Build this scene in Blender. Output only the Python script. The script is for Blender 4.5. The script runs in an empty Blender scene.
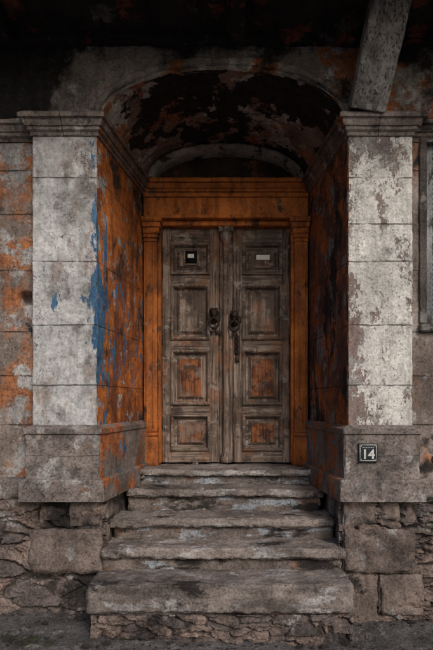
import bpy, math, random
from mathutils import Vector, noise
random.seed(7)
scene=bpy.context.scene
def fbm(p,o=4): return noise.fractal(Vector(p),1.0,2.0,o)
def sst(a,b,x):
    t=max(0,min(1,(x-a)/(b-a))); return t*t*(3-2*t)

# ---------------------------------------------------------------- materials
class M:
    def __init__(s,name,rough=.9,spec=.25):
        s.m=bpy.data.materials.new(name); s.m.use_nodes=True
        s.nt=s.m.node_tree; s.N=s.nt.nodes; s.L=s.nt.links
        s.b=s.N['Principled BSDF']; s.b.inputs['Roughness'].default_value=rough
        s.b.inputs['Specular IOR Level'].default_value=spec
        s.co=s.N.new('ShaderNodeTexCoord').outputs['Object']
        s.sep=None
    def sock(s,i,v):
        if isinstance(v,(int,float)): i.default_value=v
        elif isinstance(v,(tuple,list)): i.default_value=tuple(v)+((1,) if len(v)==3 and len(i.default_value)==4 else ())
        else: s.L.new(v,i)
    def axis(s,a):
        if s.sep is None:
            s.sep=s.N.new('ShaderNodeSeparateXYZ'); s.L.new(s.co,s.sep.inputs[0])
        return s.sep.outputs['XYZ'.index(a)]
    def math(s,op,a,b=0.0,c=0.0,clamp=False):
        n=s.N.new('ShaderNodeMath'); n.operation=op; n.use_clamp=clamp
        s.sock(n.inputs[0],a); s.sock(n.inputs[1],b); s.sock(n.inputs[2],c); return n.outputs[0]
    def noise(s,scale,detail=6,rough=.6,st=(1,1,1),off=0,dist=0):
        mp=s.N.new('ShaderNodeMapping'); s.L.new(s.co,mp.inputs[0])
        mp.inputs['Scale'].default_value=st; mp.inputs['Location'].default_value=(off*3.1,off*1.7,off*2.3)
        n=s.N.new('ShaderNodeTexNoise'); s.L.new(mp.outputs[0],n.inputs['Vector'])
        n.inputs['Scale'].default_value=scale; n.inputs['Detail'].default_value=detail
        n.inputs['Roughness'].default_value=rough; n.inputs['Distortion'].default_value=dist
        return n.outputs['Fac']
    def ramp(s,f,a,b,lo=0.0,hi=1.0,smooth=True):
        n=s.N.new('ShaderNodeMapRange'); n.interpolation_type='SMOOTHSTEP' if smooth else 'LINEAR'
        s.sock(n.inputs['Value'],f)
        n.inputs['From Min'].default_value=a; n.inputs['From Max'].default_value=b
        n.inputs['To Min'].default_value=lo; n.inputs['To Max'].default_value=hi
        return n.outputs['Result']
    def mix(s,f,a,b,mode='MIX'):
        n=s.N.new('ShaderNodeMix'); n.data_type='RGBA'; n.blend_type=mode
        s.sock(n.inputs[0],f); s.sock(n.inputs[6],a); s.sock(n.inputs[7],b); return n.outputs[2]
    def out(s,col,h=None,strength=1.0,rough=None):
        s.sock(s.b.inputs['Base Color'],col)
        if h is not None:
            bp=s.N.new('ShaderNodeBump'); bp.inputs['Distance'].default_value=1.0
            bp.inputs['Strength'].default_value=strength; s.L.new(h,bp.inputs['Height'])
            s.L.new(bp.outputs[0],s.b.inputs['Normal'])
        if rough is not None: s.sock(s.b.inputs['Roughness'],rough)
        return s.m
def dk(c,f): return tuple(x*f for x in c)
_seed=[0]
def layered(name,base,layers,joints=(),jw=.006,speck=.35,grain=.0022,pit=.004,rough=.92,blot=.45,streak=.3,attr=False,warpj=.012,jdark=.8,crack=0,fine=55):
    _seed[0]+=1; o=_seed[0]*1.37
    m=M(name,rough)
    b1,b2=base if isinstance(base[0],tuple) else (base,dk(base,.55))
    n3=m.noise(14,5,.7,off=o+5)
    nb=m.noise(3.2,5,.68,off=o)
    col=m.mix(m.ramp(nb,.35,.65),b1,b2)
    n2=m.noise(fine,2,.7,off=o+3)
    h=m.math('ADD',m.math('MULTIPLY',n2,grain),m.math('MULTIPLY',n3,grain*3))
    if attr:
        at=m.N.new('ShaderNodeAttribute'); at.attribute_name='Col'
        sp=m.N.new('ShaderNodeSeparateColor'); m.L.new(at.outputs['Color'],sp.inputs[0])
        col=m.mix(1.0,col,m.mix(sp.outputs[0],(.50,.50,.53),(1.5,1.3,1.2)),'MULTIPLY')
        col=m.mix(m.ramp(sp.outputs[1],0,.35,1,0),col,dk(b2,.35))
    for l in layers:
        f=m.noise(l.get('s',3),l.get('d',6),l.get('r',.68),st=l.get('st',(1,1,1)),off=o+l.get('o',0)+len(m.N)*.11,dist=l.get('dist',0))
        for (ax,lo,hi,amt) in l.get('bias',()):
            f=m.math('ADD',f,m.ramp(m.axis(ax),lo,hi,0,amt))
        sf=l.get('soft',.02)
        mk=m.ramp(f,l['t']-sf,l['t']+sf)
        if 'a' in l: mk=m.math('MULTIPLY',mk,l['a'])
        c=l['c']
        c1,c2=c if isinstance(c[0],tuple) else (c,dk(c,.7))
        cc=m.mix(m.ramp(n3,.38,.62),c1,c2)
        col=m.mix(mk,col,cc)
        if l.get('rel',0): h=m.math('ADD',h,m.math('MULTIPLY',mk,l['rel']))
    g=m.ramp(m.noise(1.6,6,.7,off=o+13),.3,.7,1-blot,1+blot*.35)
    col=m.mix(1.0,col,m.mix(1.0,(1,1,1),g,'MULTIPLY'),'MULTIPLY')
    if streak:
        g=m.ramp(m.noise(2.2,5,.65,st=(5,5,.6),off=o+17),.42,.68,1,1-streak)
        col=m.mix(1.0,col,m.mix(1.0,(1,1,1),g,'MULTIPLY'),'MULTIPLY')
    g=m.ramp(n2,.3,.62,1-speck,1.08); col=m.mix(1.0,col,m.mix(1.0,(1,1,1),g,'MULTIPLY'),'MULTIPLY')
    pm=m.math('MULTIPLY',m.ramp(m.noise(38,3,.75,off=o+21),.60,.66),m.ramp(nb,.42,.58,.25,1))
    col=m.mix(m.math('MULTIPLY',pm,.6),col,dk(b2,.4)); h=m.math('SUBTRACT',h,m.math('MULTIPLY',pm,pit))
    if crack:
        cn=m.math('ABSOLUTE',m.math('SUBTRACT',m.noise(2.3,5,.62,st=(1,1,.8),off=o+41),.5))
        ck=m.math('MULTIPLY',m.ramp(cn,.0008,.0035,1,0),m.ramp(nb,.47,.56))
        col=m.mix(m.math('MULTIPLY',ck,crack),col,dk(b2,.25)); h=m.math('SUBTRACT',h,m.math('MULTIPLY',ck,.003))
    if joints:
        wn=m.math('MULTIPLY',m.math('SUBTRACT',m.noise(7,4,.7,off=o+4),.5),warpj*2)
        J=None
        for (ax,v) in joints:
            d=m.math('ABSOLUTE',m.math('SUBTRACT',m.math('ADD',m.axis(ax),wn),v))
            r=m.ramp(d,jw*.25,jw,1,0)
            J=r if J is None else m.math('MAXIMUM',J,r)
        J=m.math('MULTIPLY',J,m.ramp(m.noise(5,4,.6,off=o+31),.36,.52,.2,1))
        col=m.mix(m.math('MULTIPLY',J,jdark),col,dk(b2,.3)); h=m.math('SUBTRACT',h,m.math('MULTIPLY',J,.007))
    return m.out(col,h)

WHITE=((.60,.60,.605),(.43,.43,.44)); ORANGE=((.60,.185,.036),(.40,.115,.027)); BLUE=((.045,.125,.27),(.085,.175,.27))
PINK=((.31,.235,.212),(.20,.15,.138))
JZ=[('Z',3.52),('Z',2.85),('Z',2.34),('Z',1.86)]
GRIME_SHADE=((.17,.158,.152),(.11,.10,.097))  # dark tone for pilaster grime and the contact shade painted with it
m_pl=layered('painted_stone_grey',((.36,.335,.32),(.24,.22,.215)),[
    dict(c=((.46,.455,.455),(.37,.365,.365)),s=4,t=.49,soft=.04,bias=[('Z',1.5,2.2,.03)],rel=.0012),
    dict(c=WHITE,s=2.4,t=.52,soft=.03,bias=[('Z',3.0,2.7,.12),('X',-1.05,-1.2,.03)],rel=.0015),
    dict(c=((.29,.22,.18),(.22,.17,.15)),s=3,st=(1,1,.6),t=.57,soft=.05,a=.7),
    dict(c=GRIME_SHADE,s=5,t=.61,soft=.05,a=.65,bias=[('Z',3.5,3.86,.06),('X',-1.42,-1.52,.06)]),  # grime, thickened below the cornice and at the outer edge as painted occlusion shade
    dict(c=BLUE,s=6,st=(2,2,.8),t=.665,soft=.015,bias=[('X',-1.13,-1.01,.15),('Z',3.2,2.9,.03),('Z',2.15,1.95,-.2),('Z',3.2,3.4,-.1)],rel=.001)],
    joints=JZ,blot=.35,streak=.3,speck=.18,jdark=.75,crack=.7,jw=.008)
m_jl=layered('peeling_orange_plaster',((.20,.135,.105),(.10,.065,.052)),[
    dict(c=ORANGE,s=3.0,t=.425,soft=.03,bias=[('Z',3.7,3.4,.03),('Y',.1,.5,.03)],rel=.002),
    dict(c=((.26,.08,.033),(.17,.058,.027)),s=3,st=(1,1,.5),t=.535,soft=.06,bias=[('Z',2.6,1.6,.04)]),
    dict(c=((.42,.395,.38),(.30,.28,.27)),s=5.5,t=.60,soft=.015,bias=[('Y',.35,.0,.06)],rel=-.001),
    dict(c=BLUE,s=4,st=(2,2,.7),t=.60,soft=.012,bias=[('Y',.6,.03,.11),('Z',3.1,2.6,.03),('Z',3.2,3.5,-.2),('Z',2.0,1.8,-.08)],rel=.001),
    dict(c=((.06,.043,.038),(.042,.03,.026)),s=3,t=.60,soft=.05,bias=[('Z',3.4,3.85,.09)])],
    joints=JZ,blot=.4,jdark=.6,speck=.22,crack=.6)
m_pr=layered('peeling_white_stone',PINK,[
    dict(c=((.40,.37,.36),(.30,.275,.27)),s=3,t=.54,soft=.04,bias=[]),
    dict(c=((.78,.765,.735),(.62,.605,.58)),s=3.6,d=10,r=.82,st=(1.15,1.15,.75),t=.555,soft=.006,bias=[('Z',1.62,2.2,.04),('Z',3.3,3.9,-.05),('X',1.02,1.25,.07),('Z',2.3,3.0,.02)],rel=.0025),
    dict(c=GRIME_SHADE,s=4,t=.62,soft=.05,a=.65,bias=[('Z',3.4,3.86,.07)]),  # grime patches plus occlusion shade painted in towards the cornice
    ],joints=JZ+[('Z',3.15)],blot=.28,speck=.28,pit=.005,jdark=.75,crack=.6,jw=.008)
m_jr=layered('dark_peeling_plaster',((.18,.08,.052),(.11,.053,.04)),[
    dict(c=((.27,.25,.25),(.17,.155,.155)),s=4,t=.555,soft=.015,rel=.002,st=(1,1,.7)),
    dict(c=((.44,.135,.04),(.28,.085,.032)),s=3.5,t=.54,soft=.03,bias=[('Z',2.0,1.6,.06),('Z',2.9,3.6,.03)],rel=.0015),
    dict(c=((.04,.032,.03),(.026,.021,.02)),s=3,st=(1,1,.6),t=.565,soft=.02,bias=[],rel=-.002)],
    joints=JZ,blot=.4)
m_ped=layered('pitted_pedestal_stone',((.31,.265,.248),(.205,.172,.16)),[
    dict(c=((.41,.39,.38),(.33,.31,.305)),s=6,t=.57,soft=.03),
    dict(c=((.30,.15,.085),(.22,.115,.07)),s=4,t=.66,soft=.03,a=.7),
    dict(c=((.11,.097,.092),(.075,.067,.064)),s=3,t=.59,soft=.06,a=.75)],speck=.45,pit=.006,grain=.003,blot=.45,joints=[('Z',1.30)],jdark=.25,jw=.004,crack=.7)
m_pedj=layered('stained_pedestal_stone',((.25,.21,.19),(.15,.118,.105)),[
    dict(c=((.46,.15,.05),(.29,.10,.045)),s=4,t=.555,soft=.04,bias=[('X',.5,1.0,.04)],rel=.001),
    dict(c=BLUE,s=5,t=.64,soft=.015,bias=[('Y',.7,1.1,.06)])],speck=.4,pit=.005)
m_corn=layered('cornice_stone',((.34,.29,.265),(.21,.17,.156)),[
    dict(c=((.45,.43,.42),(.35,.33,.325)),s=7,t=.59,soft=.03),
    dict(c=((.08,.07,.07),(.055,.05,.05)),s=3.5,t=.57,soft=.05)],speck=.35,joints=[('X',-1.27),('X',1.24)],jw=.005,crack=.6)
m_cornd=layered('cornice_dark',((.22,.15,.122),(.12,.088,.076)),[
    dict(c=ORANGE,s=5,t=.59,soft=.03),dict(c=((.37,.35,.35),(.26,.24,.24)),s=6,t=.61,soft=.02)],speck=.35)
m_or=layered('orange_painted_wood',((.60,.195,.045),(.45,.138,.034)),[
    dict(c=((.32,.105,.038),(.23,.08,.033)),s=4,t=.55,soft=.06,a=.75,st=(1,1,.5)),
    dict(c=((.15,.078,.052),(.10,.06,.045)),s=7,t=.61,soft=.03,rel=-.001,st=(1,1,.5)),
    dict(c=((.42,.36,.32),(.3,.255,.22)),s=8,t=.66,soft=.02)],grain=.0010,pit=.0014,speck=.22,blot=.45,streak=.45,rough=.8,crack=.5)
m_span=layered('arch_plaster',((.34,.31,.295),(.225,.197,.186)),[
    dict(c=((.48,.46,.445),(.39,.37,.36)),s=4,t=.57,soft=.03,rel=.002),
    dict(c=((.42,.155,.065),(.28,.11,.055)),s=3.2,t=.595,soft=.03,bias=[('X',.5,.9,.05),('X',-.9,-1.5,.04),('X',1.25,1.4,.08)],rel=-.002),
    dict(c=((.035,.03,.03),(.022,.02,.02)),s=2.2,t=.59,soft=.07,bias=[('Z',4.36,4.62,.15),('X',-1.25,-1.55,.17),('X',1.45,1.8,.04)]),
    ],grain=.004,pit=.006,speck=.35,crack=.8)
m_rib=layered('pale_rib_plaster',((.42,.38,.36),(.27,.24,.228)),[dict(c=((.06,.05,.048),(.04,.035,.035)),s=5,t=.57,soft=.04)],speck=.3)
m_vault=layered('sooty_vault_plaster',((.33,.235,.195),(.21,.145,.12)),[
    dict(c=((.58,.55,.53),(.42,.395,.38)),s=3.0,t=.545,soft=.015,bias=[('Y',.9,.2,.03)],rel=.003),
    dict(c=((.48,.19,.085),(.29,.11,.06)),s=2.6,t=.56,soft=.03,bias=[('X',-.3,-.8,.02)],rel=.002),
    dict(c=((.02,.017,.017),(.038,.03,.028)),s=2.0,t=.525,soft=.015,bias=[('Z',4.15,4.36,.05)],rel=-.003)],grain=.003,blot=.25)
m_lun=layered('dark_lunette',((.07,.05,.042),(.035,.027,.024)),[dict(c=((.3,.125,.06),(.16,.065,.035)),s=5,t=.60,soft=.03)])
m_wall=layered('stained_block_wall',((.33,.28,.255),(.205,.165,.145)),[
    dict(c=((.46,.185,.075),(.32,.13,.065)),s=2.0,t=.53,soft=.08,bias=[('Z',3.2,3.9,.09),('X',0,1,-.09)],rel=.001),
    dict(c=((.45,.435,.43),(.35,.335,.33)),s=3.5,t=.56,soft=.03,rel=.001,bias=[('X',0,1,-.04)]),
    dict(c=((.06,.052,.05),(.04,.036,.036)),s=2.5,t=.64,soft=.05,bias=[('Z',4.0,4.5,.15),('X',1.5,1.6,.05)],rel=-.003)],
    joints=[('Z',3.62),('Z',3.26),('Z',2.80),('Z',2.30),('Z',1.94),('Z',1.54),('X',-2.4),('X',-3.1),('X',2.9),('X',3.6)],jw=.009,speck=.35,crack=.7)
m_step=layered('worn_step_stone',((.31,.268,.247),(.19,.16,.147)),[
    dict(c=((.44,.42,.42),(.35,.332,.332)),s=5,st=(.6,1,1.4),t=.58,soft=.03),
    dict(c=((.12,.098,.09),(.085,.07,.064)),s=2.4,st=(.7,1.5,2),t=.54,soft=.07,a=.8),
    dict(c=((.045,.038,.036),(.034,.029,.028)),s=4,st=(.5,1,1.2),t=.62,soft=.03)],speck=.4,pit=.006,grain=.003,blot=.45,streak=0,crack=.8)
m_riser=layered('riser_stone',((.25,.21,.19),(.145,.117,.105)),[
    dict(c=((.40,.425,.47),(.30,.325,.365)),s=4.5,st=(.45,1,1.6),t=.55,soft=.02,rel=.001,bias=[('Z',.55,.4,-.1)]),
    dict(c=((.27,.155,.11),(.18,.118,.09)),s=4,st=(.5,1,1),t=.60,soft=.03),
    dict(c=((.04,.034,.032),(.026,.023,.023)),s=4,st=(.5,1,1.2),t=.56,soft=.05)],speck=.4,pit=.006,grain=.004,blot=.5,streak=0)
m_quoin=layered('quoin_stone',((.29,.23,.204),(.172,.136,.123)),[
    dict(c=((.39,.365,.355),(.29,.275,.27)),s=5,t=.60,soft=.03),
    dict(c=((.055,.047,.046),(.04,.034,.034)),s=3,t=.58,soft=.06)],speck=.4,pit=.007,grain=.004,blot=.5,crack=.6)
m_rub=layered('rubble_masonry',((.25,.217,.202),(.15,.128,.117)),[
    dict(c=((.38,.36,.35),(.29,.275,.265)),s=3,t=.60,soft=.03,rel=.003),
    dict(c=((.045,.04,.039),(.03,.027,.027)),s=2,t=.55,soft=.06)],attr=True,speck=.45,grain=.006,pit=.008,blot=.5,streak=0)
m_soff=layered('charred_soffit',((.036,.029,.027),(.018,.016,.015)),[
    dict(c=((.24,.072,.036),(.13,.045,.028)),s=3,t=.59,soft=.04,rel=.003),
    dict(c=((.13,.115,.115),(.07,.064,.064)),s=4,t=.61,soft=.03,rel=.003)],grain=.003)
m_upper=layered('upper_storey_plaster',((.30,.26,.24),(.2,.17,.16)),[dict(c=ORANGE,s=2,t=.6,soft=.03)])
m_ground=layered('dirt_road',((.14,.131,.129),(.088,.083,.082)),[
    dict(c=((.22,.206,.20),(.17,.16,.155)),s=9,t=.57,soft=.04,rel=.003),
    dict(c=((.055,.062,.036),(.04,.046,.027)),s=2,t=.64,soft=.05)],grain=.006,pit=.006,speck=.5,streak=0)
m_grey=layered('grey_shutter_paint',((.30,.31,.325),(.22,.23,.245)),[dict(c=((.10,.09,.085),(.065,.06,.06)),s=6,st=(2,1,.6),t=.56,soft=.02)],grain=.001,pit=.001)
m_wfr=layered('dark_window_stone',((.16,.135,.125),(.09,.078,.072)),[dict(c=((.3,.285,.28),(.22,.21,.2)),s=5,t=.60,soft=.03)])

def wood(name,c1,c2,grainax='Z',scale=1,rough=.8,extra=()):
    _seed[0]+=1; o=_seed[0]*2.3
    m=M(name,rough); st=[16,16,16]; st['XYZ'.index(grainax)]=.9
    g=m.noise(1.6*scale,6,.65,st=st,off=o,dist=.4)
    st2=[60,60,60]; st2['XYZ'.index(grainax)]=1.6
    g2=m.noise(1.2*scale,3,.6,st=st2,off=o+3)
    col=m.mix(m.ramp(g,.38,.62),c1,c2)
    col=m.mix(m.ramp(m.noise(3.5,6,.7,off=o+6),.45,.60,0,.8),col,dk(c2,.55))
    col=m.mix(m.ramp(g2,.53,.64,0,.85),col,dk(c2,.2))
    h=m.math('ADD',m.math('MULTIPLY',g,.005),m.math('MULTIPLY',m.ramp(g2,.52,.68),-.003))
    for (c,s,t,soft,a) in extra:
        mk=m.ramp(m.noise(s,6,.72,off=o+s),t-soft,t+soft,0,a)
        col=m.mix(mk,col,c); h=m.math('ADD',h,m.math('MULTIPLY',mk,.0008))
    return m.out(col,h)
G1,G2=(.31,.243,.20),(.145,.107,.086)
ex=[((.38,.35,.33),6,.605,.02,.6),((.24,.105,.05),4,.575,.07,.55),((.045,.034,.03),5,.58,.06,.75)]
m_dv=wood('weathered_door_wood',G1,G2,'Z',extra=ex)
m_dh=wood('weathered_rail_wood',G1,G2,'X',extra=ex)
m_dw=wood('worn_bare_wood',(.35,.125,.048),(.18,.066,.031),'Z',extra=[((.19,.145,.12),5,.555,.06,.85),((.035,.024,.02),6,.55,.05,.8)])
m_strut=wood('grey_beam_wood',(.36,.35,.34),(.215,.205,.20),'Z',extra=[((.42,.41,.40),5,.57,.03,.6),((.08,.07,.07),4,.6,.05,.6)])
def plain(name,c,rough=.5,metal=0,var=.5):
    m=M(name,rough); m.b.inputs['Metallic'].default_value=metal
    n=m.noise(30,4,.7); col=m.mix(m.ramp(n,.35,.65),c,dk(c,var)); return m.out(col,m.math('MULTIPLY',n,.001))
m_iron=plain('rusty_iron',(.05,.033,.027),.6,.5)
m_paper=plain('paper',(.8,.8,.78),.8,0,.85)
m_enam=plain('slate_enamel',(.022,.028,.036),.35,0,.7)
m_white=plain('sign_white',(.62,.63,.63),.5,0,.7)
m_black=plain('dark_void',(.006,.006,.006),.9)

# ---------------------------------------------------------------- mesh helpers
def mkobj(name,verts,faces,mats,parent=None,fm=None,smooth=True,cols=None):
    me=bpy.data.meshes.new(name); me.from_pydata([tuple(v) for v in verts],[],faces)
    for m in (mats if isinstance(mats,list) else [mats]): me.materials.append(m)
    if fm: me.polygons.foreach_set('material_index',fm)
    if smooth: me.polygons.foreach_set('use_smooth',[True]*len(me.polygons))
    if cols:
        a=me.color_attributes.new(name='Col',type='FLOAT_COLOR',domain='POINT')
        a.data.foreach_set('color',[x for c in cols for x in c])
    me.update()
    o=bpy.data.objects.new(name,me); scene.collection.objects.link(o)
    if parent: o.parent=parent
    return o
def empty(name):
    o=bpy.data.objects.new(name,None); scene.collection.objects.link(o); return o
class B:
    def __init__(s): s.v=[]; s.f=[]; s.m=[]
    def add(s,v,f,mi=0):
        n=len(s.v); s.v+=v; s.f+=[tuple(i+n for i in q) for q in f]; s.m+=[mi]*len(f)
    def obj(s,name,mats,parent=None,smooth=True): return mkobj(name,s.v,s.f,mats,parent,s.m,smooth)
def axl(a,b,res,r):
    n=max(1,round((b-a-2*r)/res)); L=[a+r+(b-a-2*r)*i/n for i in range(n+1)]
    return [a,a+r*.4]+L+[b-r*.4,b]
def rbox(b,x0,x1,y0,y1,z0,z1,res=.03,r=.012,amp=.004,chip=.03,mi=0,wav=0.0,sd=0.0):
    X,Y,Z=axl(x0,x1,res,r),axl(y0,y1,res,r),axl(z0,z1,res,r)
    idx={}; V=[]; F=[]
    def vid(i,j,k):
        q=(i,j,k)
        if q in idx: return idx[q]
        p=Vector((X[i],Y[j],Z[k]))
        c=Vector((min(max(p.x,x0+r),x1-r),min(max(p.y,y0+r),y1-r),min(max(p.z,z0+r),z1-r)))
        d=p-c
        if d.length>1e-9: d.normalize()
        else: d=Vector((0,0,1))
        p2=c+d*r
        e=sum(1 for a in d if abs(a)>.15)
        s=p2*1.0+Vector((sd,sd*1.3,0))
        p2+=d*(amp*fbm(s*9)+amp*.8*fbm(s*25,2))
        if e>=2 and chip:
            p2-=d*(max(0,fbm(s*6+Vector((5,3,1)))-.12)*chip*2.2+max(0,fbm(s*22))*chip*.25)
        if wav: p2.z+=wav*fbm((p2.x*1.7+sd,p2.y*.8,sd))
        idx[q]=len(V); V.append(p2); return idx[q]
    nx,ny,nz=len(X)-1,len(Y)-1,len(Z)-1
    for i in range(nx):
        for j in range(ny):
            F.append((vid(i,j,nz),vid(i+1,j,nz),vid(i+1,j+1,nz),vid(i,j+1,nz)))
            F.append((vid(i,j,0),vid(i,j+1,0),vid(i+1,j+1,0),vid(i+1,j,0)))
        for k in range(nz):
            F.append((vid(i,0,k),vid(i+1,0,k),vid(i+1,0,k+1),vid(i,0,k+1)))
            F.append((vid(i,ny,k),vid(i,ny,k+1),vid(i+1,ny,k+1),vid(i+1,ny,k)))
    for j in range(ny):
        for k in range(nz):
            F.append((vid(0,j,k),vid(0,j,k+1),vid(0,j+1,k+1),vid(0,j+1,k)))
            F.append((vid(nx,j,k),vid(nx,j+1,k),vid(nx,j+1,k+1),vid(nx,j,k+1)))
    b.add(V,F,mi)
def box(b,x0,x1,y0,y1,z0,z1,mi=0):
    v=[Vector(p) for p in [(x0,y0,z0),(x1,y0,z0),(x1,y1,z0),(x0,y1,z0),(x0,y0,z1),(x1,y0,z1),(x1,y1,z1),(x0,y1,z1)]]
    b.add(v,[(0,3,2,1),(4,5,6,7),(0,1,5,4),(1,2,6,5),(2,3,7,6),(3,0,4,7)],mi)
def offs(path,o):
    R=[]
    for i,p in enumerate(path):
        ns=[]
        for a,c in ((i-1,i),(i,i+1)):
            if a>=0 and c<len(path):
                d=(Vector(path[c])-Vector(path[a])).normalized(); ns.append(Vector((d.y,-d.x)))
        n=ns[0] if len(ns)==1 else (ns[0]+ns[1])/(1+ns[0].dot(ns[1]))
        R.append(Vector(p)+n*o)
    return R
def sweep(name,path,prof,mats,segm,parent,du=.03,dz=.03,amp=.003,chip=.02,convex=()):
    P=[]
    for (a,b_) in zip(prof[:-1],prof[1:]):
        L=math.hypot(b_[0]-a[0],b_[1]-a[1]); n=max(1,round(L/dz))
        for i in range(n): P.append((a[0]+(b_[0]-a[0])*i/n,a[1]+(b_[1]-a[1])*i/n))
    P.append(prof[-1])
    T=[]
    for s in range(len(path)-1):
        L=(Vector(path[s+1])-Vector(path[s])).length; n=max(1,round(L/du))
        seg=[i/n for i in range(n)]
        if s in convex: seg.append(.008/L)
        if s+1 in convex: seg.append(1-.008/L)
        T+=[(s,t) for t in sorted(seg)]
    T.append((len(path)-2,1.0))
    V=[];F=[];FM=[]
    W=len(T)
    nrm=[]
    for s in range(len(path)-1):
        d=(Vector(path[s+1])-Vector(path[s])).normalized(); nrm.append(Vector((d.y,-d.x)))
    for (o,z) in P:
        R=offs(path,o)
        for (s,t) in T:
            q=R[s].lerp(R[s+1],t); n=nrm[s].copy()
            corner=(t==0 and s in convex)
            if corner: n=(nrm[s-1]+nrm[s]).normalized()
            w=Vector((q.x,q.y,z))
            k=amp*(fbm(w*7)+.5*fbm(w*22,2))
            if corner: k-=.0035+max(0,fbm(w*5+Vector((2,8,3)))-.12)*chip+max(0,fbm(w*24))*chip*.25
            V.append(Vector((w.x+n.x*k,w.y+n.y*k,w.z)))
    for i in range(len(P)-1):
        for j in range(W-1):
            a=i*W+j; F.append((a,a+1,a+W+1,a+W)); FM.append(segm[T[j][0]])
    return mkobj(name,V,F,mats,parent,FM,smooth=False)
def grid(name,U,Vv,fn,mat,parent=None,smooth=True,cols=None):
    V=[];C=[]
    for v in Vv:
        for u in U:
            r=fn(u,v)
            if cols: V.append(r[0]); C.append(r[1])
            else: V.append(r)
    W=len(U); F=[(i*W+j,i*W+j+1,(i+1)*W+j+1,(i+1)*W+j) for i in range(len(Vv)-1) for j in range(W-1)]
    return mkobj(name,V,F,mat,parent,None,smooth,C if cols else None)
def lin(a,b,n): return [a+(b-a)*i/n for i in range(n+1)]

# ---------------------------------------------------------------- the house
H=empty('stone_house')
PL=[(-1.52,.10),(-1.52,0),(-1.004,0),(-.85,1.2)]
PR=[(-x,y) for x,y in reversed(PL)]
shaft=[(0,1.53),(0,3.86)]
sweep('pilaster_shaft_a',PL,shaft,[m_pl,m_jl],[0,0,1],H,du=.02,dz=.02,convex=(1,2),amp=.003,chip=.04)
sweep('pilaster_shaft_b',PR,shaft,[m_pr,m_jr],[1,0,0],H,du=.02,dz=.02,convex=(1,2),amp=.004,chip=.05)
ped=[(.085,.944),(.085,1.105),(.075,1.118),(.045,1.122),(.045,1.47),(.058,1.475),(.060,1.515),(.0,1.545),(-.02,1.547)]
sweep('pedestal_a',PL,ped,[m_ped,m_pedj],[0,0,1],H,du=.02,dz=.02,convex=(1,2),amp=.006,chip=.06)
sweep('pedestal_b',PR,ped,[m_ped,m_pedj],[1,0,0],H,du=.02,dz=.02,convex=(1,2),amp=.006,chip=.06)
cp=[(-.005,3.85),(.014,3.852),(.014,3.878),(.034,3.892),(.034,3.915),(.048,3.918),(.062,3.945),(.066,3.962),(.09,3.966),(.092,3.998),(.075,4.014),(-.12,4.018)]
sweep('impost_cornice',[(-2.0,.10)]+PL+PR+[(2.0,.10)],cp,[m_corn,m_cornd,m_or],[0,0,0,1,2,1,0,0,0],H,convex=(2,3,6,7),amp=.006,chip=.05)
for sg,nm in ((-1,'a'),(1,'b')):
    b=B()
    rbox(b,*sorted((sg*.965,sg*1.22)),-.02,.42,.735,.94,r=.012,amp=.01,chip=.05,sd=sg)
    rbox(b,*sorted((sg*.955,sg*1.53)),-.045,.50,.37,.715,r=.012,amp=.012,chip=.06,sd=sg+2)
    rbox(b,*sorted((sg*.93,sg*1.25)),.42,1.2,.5,.94,r=.02,amp=.01,chip=.05,sd=sg+4)
    if sg>0:
        rbox(b,.965,1.235,-.02,.4,-.1,.36,r=.012,amp=.012,chip=.05,sd=3)
        rbox(b,1.25,1.60,-.03,.3,.03,.355,r=.012,amp=.012,chip=.05,sd=5)
        rbox(b,1.245,1.42,-.01,.3,.76,.93,r=.03,amp=.015,chip=.08,sd=6)
        rbox(b,1.44,1.55,.0,.3,.74,.92,r=.03,amp=.015,chip=.08,sd=8)
    b.obj('quoins_'+nm,m_quoin,H)
def rubble(name,x0,x1,z0,z1,y,parent,res=.010,sx=4.2,sz=10,dep=.05,seed=0):
    def fn(x,z):
        w=Vector((x*sx+seed+.25*math.floor(z*sz/1.1),seed*2.1,z*sz)); w+=Vector((fbm((x*3,seed,z*3),2)*.3+fbm((x*22,seed,z*22),2)*.06,0,fbm((x*2.5,seed+4,z*2.5),2)*.6+fbm((x*20,seed+4,z*20),2)*.08))
        d,p=noise.voronoi(w)
        g=d[1]-d[0]; c=abs(noise.cell(p[0]*7.31))%1; c2=abs(noise.cell(p[0]*3.7+Vector((4,4,4))))%1
        tilt=(w-p[0]); face=.35+.65*c+ (c2-.5)*1.0*tilt.x+ (c-.5)*1.0*tilt.z
        hgt=sst(0.01,.13,g)*dep*face+.016*fbm((x*11,seed,z*11),5)*sst(0,.1,g)+.004*fbm((x*45,seed,z*45),2)
        return Vector((x,y-hgt,z)),(c,sst(0,.13,g),0,1)
    n=int((x1-x0)/res); k=int((z1-z0)/res)
    return grid(name,lin(x0,x1,n),lin(z0,z1,k),fn,m_rub,parent,smooth=False,cols=True)
rubble('rubble_base_a',-2.9,-.93,-.2,.96,.04,H,seed=1,sx=3.4,sz=7,dep=.065)
rubble('rubble_base_b',.93,2.9,-.3,.96,.04,H,seed=5,sx=4.6,sz=13,dep=.065)
b=B()
rbox(b,-3.4,-1.56,-.02,.25,.95,1.115,r=.015,amp=.006,chip=.05,sd=1)
rbox(b,1.56,3.4,.0,.25,.95,1.115,r=.015,amp=.006,chip=.05,sd=2)
rbox(b,-3.4,-2.88,.0,.25,-.2,.945,res=.05,r=.015,amp=.006,chip=.05,sd=1)
rbox(b,2.88,3.4,.0,.25,-.3,.945,res=.05,r=.015,amp=.006,chip=.05,sd=2)
b.obj('string_band',m_ped,H)
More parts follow.
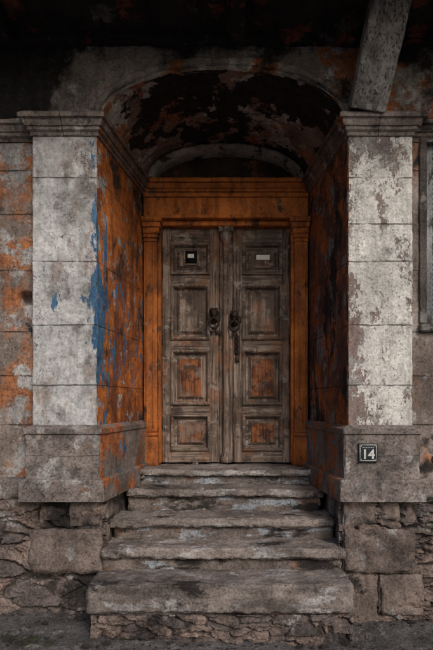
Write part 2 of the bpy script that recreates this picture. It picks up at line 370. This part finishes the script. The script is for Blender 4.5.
def wall(x0,x1,z0,z1,nm):
    def fn(x,z):
        p=Vector((x,0,z)); k=.008*fbm(p*4)+.004*fbm(p*18,2)
        d=math.hypot((x+1.61)/.085,(z-2.57)/.06); k-=.13*(1-sst(.5,.95,d+.4*fbm(p*12)))
        return Vector((x,.10-k,z))
    return grid(nm,lin(x0,x1,int((x1-x0)/.02)),lin(z0,z1,int((z1-z0)/.02)),fn,m_wall,H)
wall(-3.4,-1.5,1.1,4.66,'side_wall_a')
wall(1.5,1.66,1.1,4.66,'side_wall_b')
wall(1.66,2.56,1.1,2.36,'wall_below_window')
wall(1.66,2.56,4.0,4.66,'wall_above_window')
wall(2.56,3.4,1.1,4.66,'side_wall_c')
b=B()
rbox(b,1.605,1.665,.078,.28,2.37,3.955,r=.006,amp=.004,chip=.03,mi=1); rbox(b,2.555,2.62,.078,.28,2.37,3.955,r=.006,amp=.004,chip=.03,mi=1)
rbox(b,1.605,2.62,.078,.28,3.96,4.02,r=.006,amp=.004,chip=.03,mi=1); rbox(b,1.60,2.62,.05,.28,2.30,2.365,r=.008,amp=.004,chip=.03,mi=1)
for (xa,xb) in ((1.68,2.10),(2.12,2.54)):
    box(b,xa,xa+.06,.16,.20,2.37,3.95); box(b,xb-.06,xb,.16,.20,2.37,3.95)
    for zz in (2.37,3.1,3.87): box(b,xa+.06,xb-.06,.163,.197,zz,zz+.08)
    z=2.46
    while z<3.86:
        if not 3.08<z<3.19:
            v=[Vector(p) for p in [(xa+.06,.165,z),(xb-.06,.165,z),(xb-.06,.19,z+.035),(xa+.06,.19,z+.035)]]
            b.add(v+[q+Vector((0,.008,-.002)) for q in v],[(0,1,2,3),(7,6,5,4),(0,4,5,1)],0)
        z+=.042
box(b,1.665,2.555,.24,.27,2.36,3.96,2)
b.obj('shuttered_window',[m_grey,m_wfr,m_black],H,smooth=False)

# front arch wall
A0,B0,ZS=.965,.384,4.0
def archz(x): return ZS+B0*math.sqrt(max(0,1-(x/A0)**2))
V=[];F=[]; xs=[-2.2,-1.9,-1.7,-1.55,-1.4,-1.25,-1.1,-1.0]+[-A0*math.cos(math.pi*i/90) for i in range(91)]+[1.0,1.1,1.25,1.4,1.55,1.7,1.9,2.2]
XX=[]
for a,c in zip(xs[:-1],xs[1:]):
    n=max(1,int((c-a)/.02)); XX+=[a+(c-a)*i/n for i in range(n)]
XX.append(xs[-1]); K=30
for x in XX:
    zb=archz(x) if abs(x)<A0 else ZS
    for k in range(K+1):
        z=zb+(4.68-zb)*k/K; p=Vector((x,0,z))
        kk=.009*fbm(p*5)+.004*fbm(p*20,2)-.018*sst(.12,.2,fbm(p*3+Vector((9,1,4)),6))
        if k==0: kk-=.006+max(0,fbm(p*9))*.02
        V.append(Vector((x,.0-kk,z+(max(0,fbm(p*8))*.015 if k==0 and abs(x)<A0 else 0))))
for i in range(len(XX)-1):
    for k in range(K):
        a=i*(K+1)+k; F.append((a,a+K+1,a+K+2,a+1))
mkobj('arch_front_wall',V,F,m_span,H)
def archring(name,a0,b0,a1,b1,zs,y0,y1,mat,amp=.004,n=90):
    V=[];F=[]
    prof=[(0,y1),(0,y0),(.33,y0),(.66,y0),(1,y0),(1,y1)]
    for i in range(n+1):
        t=math.pi*i/n
        for (q,y) in prof:
            a=a0+(a1-a0)*q; b_=b0+(b1-b0)*q
            p=Vector((-a*math.cos(t),y,zs+b_*math.sin(t)))
            k=amp*fbm(p*12); p.y-=k; p.z+=k; V.append(p)
    for i in range(n):
        for j in range(5):
            a=i*6+j; F.append((a,a+1,a+7,a+6))
    return mkobj(name,V,F,mat,H)
archring('archivolt',.985,.405,1.03,.455,ZS+.02,-.022,.02,m_span,amp=.009)
def vf(t,y):
    s=y/1.2; a=.968+(.815-.968)*s; b_=.387+(.36-.387)*s
    p=Vector((-a*math.cos(t),y,ZS+b_*math.sin(t)))
    k=.010*fbm(p*6)+.016*sst(.05,.2,fbm(p*3+Vector((3,3,3))))
    return Vector((p.x*(1+k),y,ZS+(p.z-ZS)*(1+k*2)))
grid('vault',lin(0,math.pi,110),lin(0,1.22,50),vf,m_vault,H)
archring('rear_arch_ring',.745,.305,.795,.345,ZS+.005,1.10,1.35,m_rib,amp=.007)
def lf(x,z): 
    p=Vector((x,0,z)); return Vector((x,1.31-.01*fbm(p*8),z))
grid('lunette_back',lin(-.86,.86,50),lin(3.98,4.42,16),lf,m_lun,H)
def sf(x,y):
    p=Vector((x,y,0)); bd=abs(((x+20.3)/.19)%1-.5)*2
    return Vector((x,y,4.63-.02*fbm(p*5)+.02*sst(.86,.97,bd)))
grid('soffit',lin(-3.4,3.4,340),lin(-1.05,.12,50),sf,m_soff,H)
b=B()
rbox(b,-3.4,3.4,-.08,.14,4.57,4.68,res=.04,r=.02,amp=.012,chip=.06)
rbox(b,-3.4,3.4,-1.09,-.97,4.57,4.78,res=.05,r=.02,amp=.01,chip=.04)
for x in (-2.9,-1.75,.05,2.35): rbox(b,x,x+.13,-.97,-.08,4.54,4.66,res=.05,r=.015,amp=.008,chip=.04,sd=x)
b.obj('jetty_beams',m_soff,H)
b=B(); box(b,-3.4,3.4,-1.05,6,4.70,7.8); b.obj('upper_storey',m_upper,H,smooth=False)
b=B(); box(b,-3.4,-1.70,.30,5.9,-.3,4.7); box(b,1.40,3.4,.30,5.9,-.3,4.7)
box(b,-1.7,1.4,1.5,5.9,-.3,4.7); b.obj('house_core',m_upper,H,smooth=False)
b=B(); box(b,-3.6,3.6,-1.25,6.2,7.8,7.95); b.obj('roof_eaves',m_soff,H,smooth=False)
a=Vector((1.135,-.06,4.03)); c=Vector((1.255,-.60,4.90)); d=(c-a).normalized(); side=Vector((1,0,0)); side=(side-d*side.dot(d)).normalized(); fr=d.cross(side)
b=B(); rbox(b,-.14,.14,-.075,.075,0,(c-a).length,res=.02,r=.008,amp=.004,chip=.03)
b.v=[a+side*p.x+(-fr if fr.y>0 else fr)*(-p.y)+d*p.z for p in b.v]
b.obj('jetty_strut',m_strut,H)

# ---------------------------------------------------------------- door surround and door
b=B()
for sg in (-1,1):
    f=lambda a_,c_:sorted((sg*a_,sg*c_))
    rbox(b,*f(.70,.835),1.13,1.30,1.42,3.40,res=.03,r=.006,amp=.002,chip=.014)
    rbox(b,*f(.668,.70),1.17,1.34,1.10,3.55,res=.03,r=.005,amp=.0015,chip=.012)
    rbox(b,*f(.725,.745),1.121,1.135,1.46,3.33,res=.05,r=.004,amp=.001,chip=.003)
    rbox(b,*f(.79,.81),1.121,1.135,1.46,3.33,res=.05,r=.004,amp=.001,chip=.003)
    rbox(b,*f(.685,.855),1.10,1.30,1.08,1.38,res=.03,r=.008,amp=.003,chip=.02)
    rbox(b,*f(.692,.845),1.115,1.30,1.38,1.42,res=.04,r=.01,amp=.002,chip=.01)
    for (zz,zt,e) in ((3.36,3.385,.008),(3.40,3.44,.012),(3.44,3.50,.022),(3.50,3.55,.036),(3.55,3.60,.052)):
        rbox(b,*f(.70-e,.835+e*.4),1.13-e*1.3,1.30,zz,zt,res=.03,r=.006,amp=.001,chip=.01)
rbox(b,-.84,.84,1.14,1.35,3.60,3.85,res=.04,r=.005,amp=.003,chip=.006)
rbox(b,-.84,.84,1.115,1.14,3.815,3.855,res=.03,r=.006,amp=.001,chip=.01)
rbox(b,-.66,.66,1.12,1.142,3.60,3.635,res=.03,r=.006,amp=.001,chip=.01)
rbox(b,-.66,.66,1.19,1.35,3.545,3.60,res=.03,r=.005,amp=.002,chip=.01)
b.obj('orange_door_surround',m_or,H)

def ring(b,x0,x1,z0,z1,prof,mi,cmi):
    N=8
    def rect(ins,y):
        X0,X1,Z0,Z1=x0+ins,x1-ins,z0+ins,z1-ins; P=[]
        for i in range(N): P.append((X0+(X1-X0)*i/N,Z0))
        for i in range(N): P.append((X1,Z0+(Z1-Z0)*i/N))
        for i in range(N): P.append((X1-(X1-X0)*i/N,Z1))
        for i in range(N): P.append((X0,Z1-(Z1-Z0)*i/N))
        return [Vector((p[0],y+.003*fbm((p[0]*15,y,p[1]*15),2),p[1])) for p in P]
    n=4*N; R=[rect(i,y) for i,y in prof]
    v=[p for r_ in R for p in r_]; f=[]
    for k in range(len(R)-1):
        for j in range(n):
            a_=k*n+j; a2=k*n+(j+1)%n; f.append((a_,a2,a2+n,a_+n))
    b.add(v,f,mi); b.add(R[-1],[tuple(range(n))],cmi)
D=B()
Y=1.27
def leaf(x0,x1,px0,px1):
    rbox(D,x0,px0,Y,Y+.06,1.10,3.545,res=.03,r=.004,amp=.003,chip=.014,mi=0)
    rbox(D,px1,x1,Y,Y+.06,1.10,3.545,res=.03,r=.004,amp=.003,chip=.014,mi=0)
    zs=[(1.10,1.22),(1.60,1.70),(2.27,2.38),(2.95,3.06),(3.39,3.545)]
    for z0,z1 in zs: rbox(D,px0,px1,Y+.003,Y+.057,z0,z1,res=.03,r=.004,amp=.002,chip=.01,mi=1)
    for i,(z0,z1) in enumerate(((1.22,1.60),(1.70,2.27),(2.38,2.95),(3.06,3.39))):
        p=[(0,Y+.01),(0,Y-.018),(.014,Y-.026),(.026,Y-.014),(.034,Y+.008),(.042,Y+.028),(.058,Y+.030),(.085,Y+.002),(.090,Y-.002)]
        ring(D,px0,px1,z0,z1,p,1 if i in(0,3) else 0,2 if i in (0,1) else 0)
leaf(-.665,-.075,-.575,-.17)
leaf(.075,.665,.17,.585)
D.obj('double_door_leaves',[m_dv,m_dh,m_dw],H,smooth=False)
P=B()
rbox(P,-.072,.072,Y+.02,Y+.07,1.10,3.545,res=.05,r=.004,amp=.002,chip=.01)
def lathe(b,cx,cy,prof,n=20,mi=0,a0=0,a1=2*math.pi):
    V=[Vector((cx+r*math.cos(a0+(a1-a0)*j/n),cy+r*math.sin(a0+(a1-a0)*j/n),z)) for r,z in prof for j in range(n)]
    F=[(i*n+j,i*n+(j+1)%n,(i+1)*n+(j+1)%n,(i+1)*n+j) for i in range(len(prof)-1) for j in range(n)]
    b.add(V,F,mi)
lathe(P,-.0,Y,[(.0,1.10),(.055,1.10),(.055,1.16),(.045,1.17),(.048,1.19),(.036,1.21),(.036,1.3),(.034,2.2),(.030,3.30),(.038,3.31),(.038,3.33),(.030,3.34),(.034,3.38),(.052,3.42),(.066,3.45),(.072,3.47),(.072,3.50),(.0,3.50)])
rbox(P,-.078,.078,Y-.075,Y+.02,3.49,3.545,res=.03,r=.006,amp=.001,chip=.006)
P.obj('centre_post',m_dv,H)
b=B(); box(b,-.9,.9,1.36,1.40,1.0,3.7); b.obj('door_backing',m_black,H,smooth=False)

def torus(b,c,R,r,nrm='Y',n=24,k=8,sx=1,sz=1,mi=0):
    V=[];F=[]
    for i in range(n):
        t=2*math.pi*i/n
        for j in range(k):
            u=2*math.pi*j/k; rr=R+r*math.cos(u)
            if nrm=='Y': V.append(Vector((c[0]+rr*math.cos(t)*sx,c[1]+r*math.sin(u),c[2]+rr*math.sin(t)*sz)))
            else: V.append(Vector((c[0]+r*math.sin(u),c[1]+rr*math.cos(t),c[2]+rr*math.sin(t))))
    for i in range(n):
        for j in range(k): F.append((i*k+j,i*k+(j+1)%k,((i+1)%n)*k+(j+1)%k,((i+1)%n)*k+j))
    b.add(V,F,mi)
def ball(b,c,rx,ry,rz,n=14,mi=0,lump=0):
    V=[];F=[]
    for i in range(n+1):
        a_=math.pi*i/n
        for j in range(n):
            u=2*math.pi*j/n; d=Vector((math.sin(a_)*math.cos(u),math.sin(a_)*math.sin(u),math.cos(a_)))
            k=1+lump*fbm(d*2.5+Vector(c)*9)
            V.append(Vector((c[0]+rx*d.x*k,c[1]+ry*d.y*k,c[2]+rz*d.z*k)))
    for i in range(n):
        for j in range(n): F.append((i*n+j,(i+1)*n+j,(i+1)*n+(j+1)%n,i*n+(j+1)%n))
    b.add(V,F,mi)
I=B()
for cx,cz in ((-.125,2.60),(.085,2.57)):
    ball(I,(cx,Y-.01,cz+.03),.052,.022,.075,lump=.35)
    ball(I,(cx,Y-.045,cz+.055),.034,.034,.040,lump=.5)
    for s in (-1,1): ball(I,(cx+s*.028,Y-.03,cz+.085),.016,.016,.026,lump=.4)
    ball(I,(cx,Y-.055,cz+.01),.018,.022,.022,lump=.3)
    torus(I,(cx,Y-.06,cz-.055),.048,.011,sz=1.1)
    ball(I,(cx,Y-.062,cz-.108),.02,.02,.018,lump=.3)
    for s in (-1,1): ball(I,(cx+s*.05,Y-.015,cz+.01),.022,.014,.035,lump=.5)
rbox(I,.085,.145,Y-.008,Y,2.22,2.42,res=.03,r=.003,amp=.001,chip=.003)
for i in range(9): torus(I,(.115,Y-.02,2.44-i*.026),.013,.0045,nrm='Y' if i%2 else 'X',n=12,k=6,sz=1.2)
rbox(I,.095,.14,Y-.035,Y-.012,2.15,2.21,res=.02,r=.005,amp=.001,chip=.002)
rbox(I,-.11,-.05,Y-.012,Y-.001,2.43,2.47,res=.03,r=.003,amp=.001,chip=.002)
for sg in (-1,1):
    for z in (1.45,2.33,3.2):
        rbox(I,*sorted((sg*.655,sg*.672)),Y-.02,Y,z,z+.1,res=.04,r=.003,amp=.001,chip=.002)
I.obj('door_knockers_and_lock',m_iron,H)
b=B()
rbox(b,.315,.455,Y-.004,Y+.0,3.215,3.265,res=.05,r=.0015,amp=0,chip=0,mi=0)
rbox(b,.30,.47,Y+.0,Y+.012,3.13,3.30,res=.05,r=.002,amp=0,chip=0,mi=2)
# small barred hatch in the left leaf
for (xa,xb,za,zb) in ((-.445,-.425,3.155,3.325),(-.305,-.285,3.155,3.325),(-.425,-.305,3.305,3.325),(-.425,-.305,3.155,3.175)):
    rbox(b,xa,xb,Y-.016,Y+.012,za,zb,res=.04,r=.003,amp=.001,chip=.003,mi=2)
box(b,-.425,-.305,Y-.003,Y+.006,3.175,3.305,3)
rbox(b,-.40,-.335,Y-.007,Y-.003,3.235,3.275,res=.04,r=.001,amp=0,chip=0,mi=0)
b.obj('door_notices',[m_paper,m_iron,m_dh,m_black],H)

# ---------------------------------------------------------------- steps
S=B()
st=[(.86,.80,1.081),(.885,.50,.940),(.95,.20,.748),(.965,-.08,.575),(.975,-.38,.398)]
th=[.055,.065,.07,.08,.21]
for i,(hw,y,z) in enumerate(st):
    yb=1.32 if i==0 else st[i-1][1]+.09
    sk=.012*(-1)**i
    rbox(S,-hw-sk*.6,hw-sk,y,yb,z-th[i],z,res=.016,r=.010,amp=.008,chip=.085 if i<4 else .12,mi=0,wav=.012,sd=i*3.3+1)
    zb=-.2 if i<4 else .10
    rbox(S,-hw+.012,hw-.014,y+.05,yb+.1,zb,z-th[i]-.002,res=.03,r=.012,amp=.010,chip=.04,mi=1,sd=i*5.1+2)
S.obj('stone_steps',[m_step,m_riser])
so=bpy.data.objects['stone_steps']
rubble('rubble_footing',-.95,.96,-.2,.17,-.335,so,seed=9,sx=5,sz=13,dep=.05,res=.008)
b=B(); rbox(b,-.94,.95,-.32,.1,-.2,.17,res=.05,r=.01); b.obj('footing_core',m_riser,so)

# ---------------------------------------------------------------- house number sign
NS=empty('house_number_sign')
b=B(); sx,sz=1.148,1.328; yy=-.066
rbox(b,sx-.075,sx+.075,yy,yy+.02,sz-.075,sz+.075,res=.05,r=.004,amp=.0005,chip=0,mi=0)
for (x0,x1,z0,z1) in ((-.066,.066,.060,.064),(-.066,.066,-.064,-.060),(-.066,-.062,-.060,.060),(.062,.066,-.060,.060)):
    box(b,sx+x0,sx+x1,yy-.002,yy-.0002,sz+z0,sz+z1,1)
for k in range(7): box(b,sx-.045+k*.0135,sx-.045+k*.0135+.008,yy-.002,yy-.0002,sz+.038,sz+.044,1)
for (x,z) in ((-.053,.053),(.053,.053),(-.053,-.053),(.053,-.053)): ball(b,(sx+x,yy-.001,sz+z),.004,.003,.004,n=8,mi=1)
b.obj('plate',[m_enam,m_white],NS)
cu=bpy.data.curves.new('digits','FONT'); cu.body='14'; cu.size=.105; cu.align_x='CENTER'; cu.extrude=.001; cu.offset=.0022
t=bpy.data.objects.new('digits',cu); scene.collection.objects.link(t); t.rotation_euler=(math.pi/2,0,0); t.location=(sx,yy-.002,sz-.046)
cu.materials.append(m_white); t.parent=NS
b=B(); torus(b,(1.70,-.03,1.27),.035,.008); ball(b,(1.70,-.02,1.305),.012,.03,.012); b.obj('iron_wall_ring',m_iron)

# ---------------------------------------------------------------- ground
def nonuni(fine0,fine1,step,far):
    L=[]; x=fine0
    while x<=fine1+1e-6: L.append(x); x+=step
    k=step; a=L[0]; left=[]
    while a>-far: k*=1.5; a-=k; left.append(a)
    k=step; c=L[-1]; right=[]
    while c<far: k*=1.5; c+=k; right.append(c)
    return left[::-1]+L+right
def gf(x,y):
    xc=max(-3,min(3,x)); p=Vector((x,y,0)); near=1-sst(3,8,math.hypot(x,y))
    z=-.022-.022*xc+near*(.025*fbm(p*1.5)+.012*fbm(p*7)+.006*fbm(p*28,2))+near*.03*sst(-.35,.0,y)
    return Vector((x,y,z))
grid('ground',nonuni(-2.4,2.4,.022,400),nonuni(-1.6,.1,.022,400),gf,m_ground)
b=B()
for i in range(620):
    x=random.uniform(-2.3,2.3); y=random.choice([random.uniform(-.12,-.0),random.uniform(-1.2,0),random.uniform(-.5,-.36)])
    r=random.uniform(.003,.012)*(2.4 if random.random()<.1 else 1)
    if abs(x)<.98 and y>-.39: continue
    z=gf(x,y).z
    ball(b,(x,y,z+r*.2),r*random.uniform(.8,1.5),r,r*.6,n=6,lump=.7)
b.obj('gravel',m_rub,smooth=False)

# ---------------------------------------------------------------- light, camera
az,el=math.radians(154),math.radians(35)
w=bpy.data.worlds.new('World'); scene.world=w; w.use_nodes=True
nt=w.node_tree; bg=nt.nodes['Background']; sky=nt.nodes.new('ShaderNodeTexSky'); sky.sky_type='NISHITA'
sky.sun_disc=False; sky.sun_elevation=el; sky.sun_rotation=az; sky.dust_density=4; sky.air_density=1.0
nt.links.new(sky.outputs[0],bg.inputs[0]); bg.inputs[1].default_value=.105
sd=Vector((math.sin(az)*math.cos(el),math.cos(az)*math.cos(el),math.sin(el)))
l=bpy.data.lights.new('sun','SUN'); l.energy=1.5; l.angle=math.radians(18); l.color=(1,.95,.89)
lo=bpy.data.objects.new('sun',l); scene.collection.objects.link(lo); lo.rotation_euler=(-sd).to_track_quat('-Z','Y').to_euler()
cam=bpy.data.cameras.new('camera'); co=bpy.data.objects.new('camera',cam); scene.collection.objects.link(co)
co.location=(.124,-4.15,1.72); co.rotation_euler=(math.pi/2,0,0)
cam.sensor_fit='VERTICAL'; cam.sensor_height=36; cam.lens=519/650*36
cam.shift_x=-(238-216.5)/650; cam.shift_y=78/650
cam.clip_end=2000; cam.clip_start=.05
scene.camera=co
scene.view_settings.view_transform='Standard'; scene.view_settings.look='None'; scene.view_settings.exposure=0
